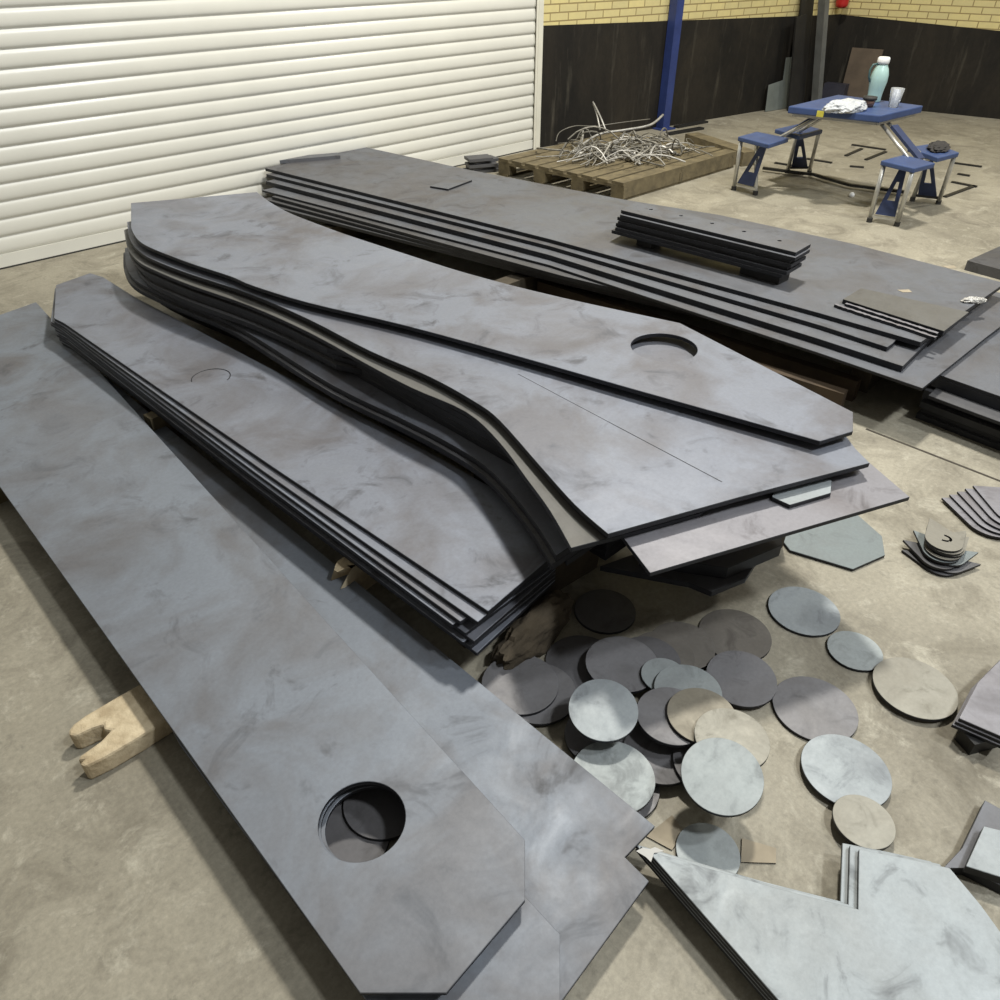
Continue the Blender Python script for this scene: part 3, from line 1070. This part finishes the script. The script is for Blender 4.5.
FL, ex, ey, PLx, PLy, pzt = pallet()
a, b_ = U(727, 150, .13), U(752, 153, .13)
timber('timber', U(690, 146, 0)[:2], U(748, 166, 0)[:2], .16, .12, WOOD, 'thick timber lying behind the far corner of the pallet, left of the picnic table', seed=61)

# tangled thin wire and strip: nobody could count it
bm = bmesh.new()
r = random.Random(12)
for k in range(150):
    ang = r.uniform(0, math.pi)
    L = r.uniform(.12, .5)
    u = min(max(r.gauss(.50, .2), .2), .85) * PLx
    w_ = min(max(r.gauss(.50, .2), .2), .85) * PLy
    c = Vector((FL.x, FL.y, pzt)) + ex * u + ey * w_
    hgt = abs(r.gauss(.03, .05)) + .015
    pts = []
    bend = r.uniform(-1.8, 1.8)
    for i in range(7):
        q = i / 6 - .5
        aa = ang + bend * q
        pts.append(c + Vector((math.cos(aa) * L * q, math.sin(aa) * L * q, max(hgt * (1 - 2.6 * q * q), .006) + r.uniform(0, .008))))
    n0 = len(bm.faces)
    add_tube(bm, pts, r.choice((.004, .005, .007, .009)), 5)
    if r.random() < .35:
        bm.faces.ensure_lookup_table()
        for f in bm.faces[n0:]: f.material_index = 1
tag(bm_obj('scrap_wire', bm, [DULLWIRE, SILVER]), 'tangle of thin bent wire and strips heaped on the wooden pallet', 'scrap wire', None, 'stuff')


def bent(name, pts, rad, mat, label, cat='scrap tube'):
    # smooth the polyline
    P = [Vector(p) for p in pts]
    out = []
    for i in range(len(P) - 1):
        p0, p1, p2, p3 = P[max(i - 1, 0)], P[i], P[i + 1], P[min(i + 2, len(P) - 1)]
        for k in range(6):
            t = k / 6
            out.append(.5 * ((2 * p1) + (p2 - p0) * t + (2 * p0 - 5 * p1 + 4 * p2 - p3) * t * t + (3 * p1 - p0 - 3 * p2 + p3) * t ** 3))
    out.append(P[-1])
    bm = bmesh.new()
    add_tube(bm, out, rad, 7)
    tag(bm_obj(name, bm, mat, smooth=True), label, cat)


def UZ(px, py, z): return U(px, py, z)


bent('scrap_tube', [UZ(573, 152, pzt + .02), UZ(583, 144, .19), UZ(600, 134, .24), UZ(625, 130, .26), UZ(650, 125, .28), UZ(663, 115, .33)], .011, SILVER, 'longest whitish bent tube arching across the scrap heap')
bent('scrap_tube', [UZ(593, 103, .42), UZ(597, 115, .34), UZ(600, 130, .23)], .008, SILVER, 'pale tube standing up highest from the scrap heap, left leg')
bent('scrap_tube', [UZ(593, 102, .43), UZ(600, 116, .34), UZ(606, 131, .23)], .008, SILVER, 'pale tube standing up highest from the scrap heap, right leg')
bent('scrap_tube', [UZ(583, 131, .24), UZ(582, 141, .19), UZ(578, 152, pzt + .012)], .010, SILVER, 'short whitish tube leaning at the left of the scrap heap')
bent('scrap_tube', [UZ(665, 134, .2), UZ(675, 141, .18), UZ(689, 150, pzt + .012)], .011, SILVER, 'whitish tube sloping down at the right of the scrap heap')
bent('scrap_tube', [UZ(653, 145, .16), UZ(665, 146, .16), UZ(688, 149, .155)], .008, SILVER, 'whitish tube lying low at the right of the scrap heap')
bent('scrap_tube', [UZ(625, 130, .25), UZ(622, 138, .2), UZ(616, 145, .16)], .009, SILVER, 'whitish short tube hanging in the middle of the scrap heap')
bent('scrap_tube', [UZ(556, 141, pzt + .03), UZ(560, 132, .2), UZ(575, 126, .24), UZ(595, 126, .25), UZ(625, 122, .27), UZ(650, 119, .26)], .004, DULLWIRE, 'thin wire loop arching over the back of the scrap heap')
bent('scrap_tube', [UZ(590, 150, .16), UZ(603, 149, .17), UZ(610, 155, .16), UZ(598, 157, .155)], .010, SILVER, 'pale curled strip at the front of the scrap heap')
bent('scrap_tube', [UZ(624, 158, .155), UZ(634, 160, .16), UZ(640, 164, .15), UZ(637, 157, .17)], .009, SILVER, 'pale hooked strip at the front right of the scrap heap')
# dark bars behind the pallet
for k, (pa, pb, lab_) in enumerate((((676, 126), (706, 120.5), 'dark flat bar on the floor by the blue pole, farther of two'), ((668, 133), (702, 127), 'dark flat bar on the floor by the blue pole, nearer of two'))):
    a, b_ = U(*pa, .02), U(*pb, .02)
    bm = bmesh.new()
    add_bar(bm, (0, 0, .01), (b_.x - a.x, b_.y - a.y, .01), .07, .02)
    tag(bm_obj('steel_bar', bm, BLACKM, None, (a.x, a.y, 0)), lab_, 'steel bar')
# offcuts piled at the left end of the pallet
q = U(483, 166, .04)
for i in range(5):
    bm = bmesh.new()
    add_box(bm, (0, 0, .0125), (.30 - .02 * i, .15, .024))
    tag(bm_obj('steel_offcut', bm, [ST_DARK], None, (q.x + (-.02, .015, -.03, .02, -.05)[i], q.y + (0, .01, -.01, .015, 0)[i], .0251 * i), (0, 0, -.35 + (.0, .08, -.1, .15, -.05)[i])), f'{("bottom", "second lowest", "middle", "second highest", "topmost")[i]} dark offcut in the little pile between the shutter and the pallet', 'steel offcut', 'offcuts by the pallet')

# ================================================================== BLUE POLE, CORNER CLUTTER
p = on_wall(664, 116, .07)
root = empty('steel_post', (p.x, p.y, 0), wall_ang)
tag(root, 'blue painted square post standing before the dark wall', 'post')
bm = bmesh.new()
add_box(bm, (0, 0, 2.0), (.10, .10, 4.0))
bm_obj('post_tube', bm, BLUE_PAINT, root)
bm = bmesh.new()
add_box(bm, (0, -.02, .006), (.2, .15, .012))
bm_obj('base_plate', bm, BLUE_PAINT, root)


def lean_sheet(px0, px1, top, th, mat, label, lean=.06, off=.03, name='steel_sheet', cat='sheet'):
    """sheet leaning against the back wall between two pixel columns at its foot"""
    o_ = off + math.sin(lean) * top + th
    a, b_ = on_wall(px0, 104, o_), on_wall(px1, 104, o_)
    w = (b_ - a).length
    bm = bmesh.new()
    add_box(bm, (w / 2, 0, top / 2), (w, th, top))
    o = bm_obj(name, bm, mat, None, (a.x, a.y, .002), (-lean, -.13, wall_ang))
    tag(o, label, cat)
    return o


# stepped grey sheet
a = on_wall(766, 105, .09)
wst = (on_wall(793, 102, .09) - a).length
st = [(0, 0), (wst, 0), (wst, .54), (wst * .50, .54), (wst * .50, .31), (0, .28)]
bm = slab_bm(st, [], .006)
o = bm_obj('steel_sheet', bm, [GREYSHEET, EDGE], None, (a.x, a.y, .004), (math.pi / 2 - .08, 0, wall_ang))
tag(o, 'pale grey step-shaped sheet leaning in the far corner of the hall', 'sheet')
lean_sheet(792, 803, 1.3, .02, BLACKM, 'tall black sheet leaning in the far corner, left of the grey steel angle', lean=.05)
lean_sheet(789, 798, .96, .02, BLACKM, 'shorter black sheet leaning in the far corner beside the grey steel angle', lean=.05, off=.15)
# grey angle
p = on_wall(817, 104, .30)
bm = bmesh.new()
add_box(bm, (0, .03, .9), (.012, .09, 1.8))
add_box(bm, (.04, 0, .9), (.09, .012, 1.8))
o = bm_obj('steel_angle', bm, plain('grey_steel_angle', (.17, .175, .17), .5, .3, .3), None, (p.x, p.y, .02), (-.03, -.22, wall_ang))
tag(o, 'tall grey steel angle leaning in the far corner behind the picnic table', 'steel angle')
# dark box behind the table
p = corner + dr * .22 + Vector((math.sin(math.atan2(dr.y, dr.x)), -math.cos(math.atan2(dr.y, dr.x)), 0)) * .27
bm = bmesh.new()
add_box(bm, (0, 0, .12), (.26, .14, .24))
o = bm_obj('tool_box', bm, plain('dark_box', (.03, .03, .045), .5), None, (p.x, p.y, 0), (0, 0, math.atan2(dr.y, dr.x)))
tag(o, 'low dark box in the far corner behind the picnic table', 'box')
# boards leaning on the right wall
rang = math.atan2(dr.y, dr.x)
a = U(842, 105)
a = corner + dr * .22
nrm = Vector((math.sin(rang), -math.cos(rang), 0))
bm = bmesh.new()
add_box(bm, (.2, 0, .30), (.36, .015, .60))
o = bm_obj('board', bm, BROWN_BOARD, None, (a.x + nrm.x * .09, a.y + nrm.y * .09, .003), (-.09, 0, rang))
tag(o, 'brown board leaning against the right wall behind the flask', 'board')

# red extinguisher on the right wall near the corner
def extinguisher():
    q = on_wall(819.5, 104, .084)
    root = empty('fire_extinguisher', (q.x, q.y, 1.0), wall_ang)
    tag(root, 'red fire extinguisher hanging on the wall in the far corner', 'fire extinguisher')
    bm = bmesh.new()
    add_lathe(bm, [(0, .0), (.05, .004), (.068, .02), (.072, .05), (.072, .36), (.06, .41), (.025, .44), (.02, .46), (0, .46)], 24)
    bm_obj('cylinder', bm, RED, root, smooth=True)
    bm = bmesh.new()
    add_box(bm, (0, 0, .48), (.03, .03, .05))
    add_bar(bm, (0, 0, .5), (.12, 0, .53), .02, .012)
    bm_obj('valve', bm, BLACKM, root)
    bm = bmesh.new()
    add_box(bm, (0, .077, .3), (.08, .008, .06))
    bm_obj('wall_bracket', bm, BLACKM, root)


extinguisher()

# ================================================================== PICNIC TABLE
def picnic():
    zt = .66
    cs = [U(*q, zt) for q in ((788.5, 106), (881, 115.5), (923.5, 105.6), (838, 94.5))]
    ctr = sum(cs, Vector()) / 4
    root = empty('picnic_table', (ctr.x, ctr.y, 0))
    tag(root, 'blue folding picnic table with four attached stools', 'picnic table')
    L = lambda v: Vector((v.x - ctr.x, v.y - ctr.y, v.z))
    # tabletop
    bm = slab_bm([(L(c).x, L(c).y) for c in cs], [], .05)
    for f in bm.faces: f.material_index = 0
    o = bm_obj('tabletop', bm, [BLUE], root, (0, 0, zt - .05))
    b = o.modifiers.new('round', 'BEVEL')
    b.width = .008
    b.segments = 2
    m = [(L(cs[i]) + L(cs[(i + 1) % 4])) / 2 for i in range(4)]
    bm = bmesh.new()
    a_ = L(cs[0]).lerp(L(cs[1]), .33)
    d_ = (L(cs[1]) - L(cs[0])).normalized()
    out = Vector((d_.y, -d_.x, 0))
    if out.dot(a_) < 0: out = -out
    add_bar(bm, a_ + out * .003 - Vector((0, 0, .03)), a_ + d_ * .05 + out * .003 - Vector((0, 0, .03)), .006, .04)
    bm_obj('edge_sticker', bm, YELLOW, root)
    # aluminium rim under the top
    bm = bmesh.new()
    for i in range(4):
        p0, p1 = L(cs[i]) * .9, L(cs[(i + 1) % 4]) * .9
        p0.z = p1.z = zt - .06
        add_bar(bm, p0, p1, .02, .02)
    bm_obj('under_frame', bm, ALU, root)
    zs = .42
    seats = {
        'a': [(738, 136.5), (769, 144.5), (789, 138), (757, 131.5)],
        'b': [(775, 129), (800, 136), (823, 129.6), (800, 123.5)],
        'c': [(881, 160.5), (914.5, 168.5), (935.5, 163), (904, 154.5)],
        'd': [(908, 147), (938, 158), (959.5, 152.5), (935, 143)],
    }
    feet = {
        'a': [(733.5, 190), (755, 195)],
        'b': [(787, 173), (809, 173)],
        'c': [(869, 222), (896.5, 226)],
        'd': [(912, 201), (938, 204)],
    }
    ctrs = {}
    ft = {}
    for k in seats:
        q = [L(U(*s, zs)) for s in seats[k]]
        c = sum(q, Vector()) / 4
        ctrs[k] = c
        bm = slab_bm([(v.x - c.x, v.y - c.y) for v in q], [], .032)
        for f in bm.faces: f.material_index = 0
        o = bm_obj('stool_seat', bm, [BLUE], root, (c.x, c.y, zs - .032))
        bv = o.modifiers.new('round', 'BEVEL')
        bv.width = .006
        bv.segments = 2
        f0, f1 = [L(U(*s, 0)) for s in feet[k]]
        ft[k] = (f0, f1)
        # legs rise to the outer edge of the seat
        qs = sorted(q, key=lambda v: (v - (f0 + f1) / 2).xy.length)[:2]
        if (qs[0] - f0).length > (qs[1] - f0).length: qs = qs[::-1]
        for fpt, s in zip((f0, f1), qs):
            tp = Vector((s.x * .85 + c.x * .15, s.y * .85 + c.y * .15, zs - .034))
            bm = bmesh.new()
            add_tube(bm, [fpt + Vector((0, 0, .02)), tp], .016, 10)
            lg = bm_obj('leg', bm, ALU, root, smooth=True)
            bm = bmesh.new()
            add_lathe(bm, [(0, 0), (.02, 0), (.02, .03), (.014, .034), (0, .034)], 12)
            bm_obj('rubber_foot', bm, RUBBER, lg, fpt)
        bm = bmesh.new()
        add_bar(bm, f0 + Vector((0, 0, .045)), f1 + Vector((0, 0, .045)), .018, .018)
        bm_obj('cross_rail', bm, ALU if k in 'ac' else BLACKM, root)
        # blue triangular brace from the foot rail up to the seat
        inner = c * .96
        inner.z = zs - .04
        mid = (f0 + f1) / 2
        u = (f1 - f0) * .36
        bm = bmesh.new()
        A = [mid - u + Vector((0, 0, .06)), mid + u + Vector((0, 0, .06)), inner + u * .32, inner - u * .32]
        nrm_ = (A[1] - A[0]).cross(A[3] - A[0]).normalized() * .012
        hole_mid = (A[0] + A[1] + A[2] + A[3]) / 4
        I = [hole_mid + (v - hole_mid) * .38 for v in A]
        rings = []
        for off in (Vector(), nrm_):
            rings.append(([bm.verts.new(v + off) for v in A], [bm.verts.new(v + off) for v in I]))
        for i in range(4):
            j = (i + 1) % 4
            (o0, i0), (o1, i1) = rings
            bm.faces.new((o0[i], o0[j], i0[j], i0[i]))
            bm.faces.new((o1[i], i1[i], i1[j], o1[j]))
            bm.faces.new((o0[i], o1[i], o1[j], o0[j]))
            bm.faces.new((i0[i], i0[j], i1[j], i1[i]))
        bm_obj('stool_brace', bm, NAVY, root)
    # rails joining the two stools of each side under the seats
    for s, t in (('a', 'b'), ('c', 'd')):
        bm = bmesh.new()
        p0, p1 = ctrs[s].copy(), ctrs[t].copy()
        p0.z = p1.z = zs - .045
        add_bar(bm, p0, p1, .03, .02)
        bm_obj('seat_rail', bm, ALU, root)
        # arms up to the table
        md = (p0 + p1) / 2
        for w in (-.12, .12):
            d = (p1 - p0).normalized()
            s0 = md + d * w
            tgt = Vector((s0.x * .38, s0.y * .38, zt - .07))
            bm = bmesh.new()
            add_tube(bm, [s0, tgt], .013, 8)
            bm_obj('table_arm', bm, ALU, root, smooth=True)
        tgt = Vector((md.x * .9 - md.x * .35, md.y * .55, zt - .09))
        bm = bmesh.new()
        add_bar(bm, md + Vector((0, 0, .02)), tgt, .07, .02)
        bm_obj('hinge_arm', bm, NAVY, root)
    # table legs
    for px, py in ((897, 150), (906, 148)):
        pass
    # long black floor rails joining both sides
    bm = bmesh.new()
    pts = [L(U(*q, .03)) for q in ((763, 168), (800, 173), (812, 174), (850, 185), (905, 192))]
    for p0, p1 in zip(pts, pts[1:]): add_bar(bm, p0, p1, .03, .02)
    bm_obj('floor_rail', bm, BLACKM, root)
    return ctr, zt


tctr, tz = picnic()
# flask
def flask():
    p = U(874.5, 104, tz)
    p = U(873, 101.5, tz)
    root = empty('vacuum_flask', (p.x, p.y, tz))
    tag(root, 'mint green vacuum flask with a white lid on the picnic table', 'vacuum flask')
    bm = bmesh.new()
    add_lathe(bm, [(0, 0), (.048, 0), (.051, .01), (.051, .05), (.056, .09), (.064, .14), (.062, .185), (.052, .22), (.039, .245), (.036, .255), (0, .235)], 32)
    bm_obj('flask_body', bm, MINT, root, smooth=True)
    bm = bmesh.new()
    add_lathe(bm, [(0, .255), (.042, .255), (.044, .27), (.043, .292), (.036, .30), (0, .30)], 28)
    bm_obj('lid', bm, WHITE, root, smooth=True)
    bm = bmesh.new()
    d = Vector((-.75, .65, 0)).normalized()
    add_tube(bm, [d * .036 + Vector((0, 0, .255)), d * .072 + Vector((0, 0, .25)), d * .086 + Vector((0, 0, .215)), d * .082 + Vector((0, 0, .17)), d * .064 + Vector((0, 0, .135))], .008, 8)
    bm_obj('handle', bm, plain('dark_teal_plastic', (.06, .12, .115), .4), root, smooth=True)


flask()


def small_cup():
    p = U(868, 107, tz)
    root = empty('brown_cup', (p.x, p.y, tz))
    tag(root, 'small brown cup with a dark rim in front of the flask', 'cup')
    bm = bmesh.new()
    add_lathe(bm, [(0, 0), (.032, 0), (.044, .055), (.040, .055), (.03, .006), (0, .006)], 24)
    bm_obj('cup_body', bm, plain('brown_cup', (.12, .07, .055), .35), root, smooth=True)
    bm = bmesh.new()
    add_lathe(bm, [(.036, .05), (.05, .05), (.05, .07), (.0, .072)], 24)
    bm_obj('lid', bm, RUBBER, root, smooth=True)


small_cup()


def plastic_cup():
    p = U(893, 107, tz)
    o_bm = bmesh.new()
    add_lathe(o_bm, [(0, 0), (.034, 0), (.048, .125), (.0465, .125), (.033, .003), (0, .003)], 28)
    o = bm_obj('plastic_cup', o_bm, CLEAR, None, (p.x, p.y, tz), smooth=True)
    tag(o, 'clear plastic cup at the right side of the picnic table top', 'cup')


plastic_cup()
p = U(855, 109.5, tz)
crumple('plastic_bag', (p.x - .10, p.y + .03, tz), (.18, .10, .05), BAG, 'crumpled white plastic bag lying on the picnic table', 'plastic bag', 4, -.3)
p = U(938, 149, .42)
crumple('folded_jacket', (p.x, p.y, .421), (.15, .07, .03), plain('dark_cloth', (.035, .032, .03), .9), 'dark crumpled cloth on the back right stool of the picnic table', 'cloth', 14, .3)

# dark strips on the floor around the table
strips = [((852, 144), (886, 149), 'thin dark strip on the floor behind the picnic table, farthest back'),
          ((846, 155), (862, 148), 'short dark strip on the floor under the table, left of a parallel one'),
          ((866, 159), (886, 151), 'short dark strip on the floor under the table, right of a parallel one'),
          ((850, 165.5), (864, 166.5), 'tiny dark strip on the bare floor between the stools'),
          ((807, 158), (832, 162), 'dark strip on the floor just right of the back left stool'),
          ((775, 162), (800, 166), 'dark strip on the floor behind the front left stool'),
          ((953, 162), (982, 166), 'dark strip on the floor at the right edge beyond the stools'),
          ((958, 173), (970, 175), 'tiny dark strip on the floor right of the back right stool'),
          ((945, 196), (975, 185), 'dark strip on the floor slanting away right of the back right stool'),
          ((952, 181), (977, 186), 'dark strip on the floor meeting the slanting one near the right edge')]
for pa, pb, lb in strips:
    a, b_ = U(*pa, .012), U(*pb, .012)
    bm = bmesh.new()
    add_bar(bm, (0, 0, .006), (b_.x - a.x, b_.y - a.y, .006), .03, .012)
    tag(bm_obj('steel_strip', bm, BLACKM, None, (a.x, a.y, 0)), lb, 'steel strip')
p = U(852, 194, .02)
bm = bmesh.new()
bmesh.ops.create_icosphere(bm, subdivisions=3, radius=.022)
for v in bm.verts: v.co.z = max(v.co.z, -.012) + .012
tag(bm_obj('bottle_cap', bm, WHITE, None, (p.x, p.y, 0), smooth=True), 'tiny white cap on the floor in front of the picnic table', 'cap')
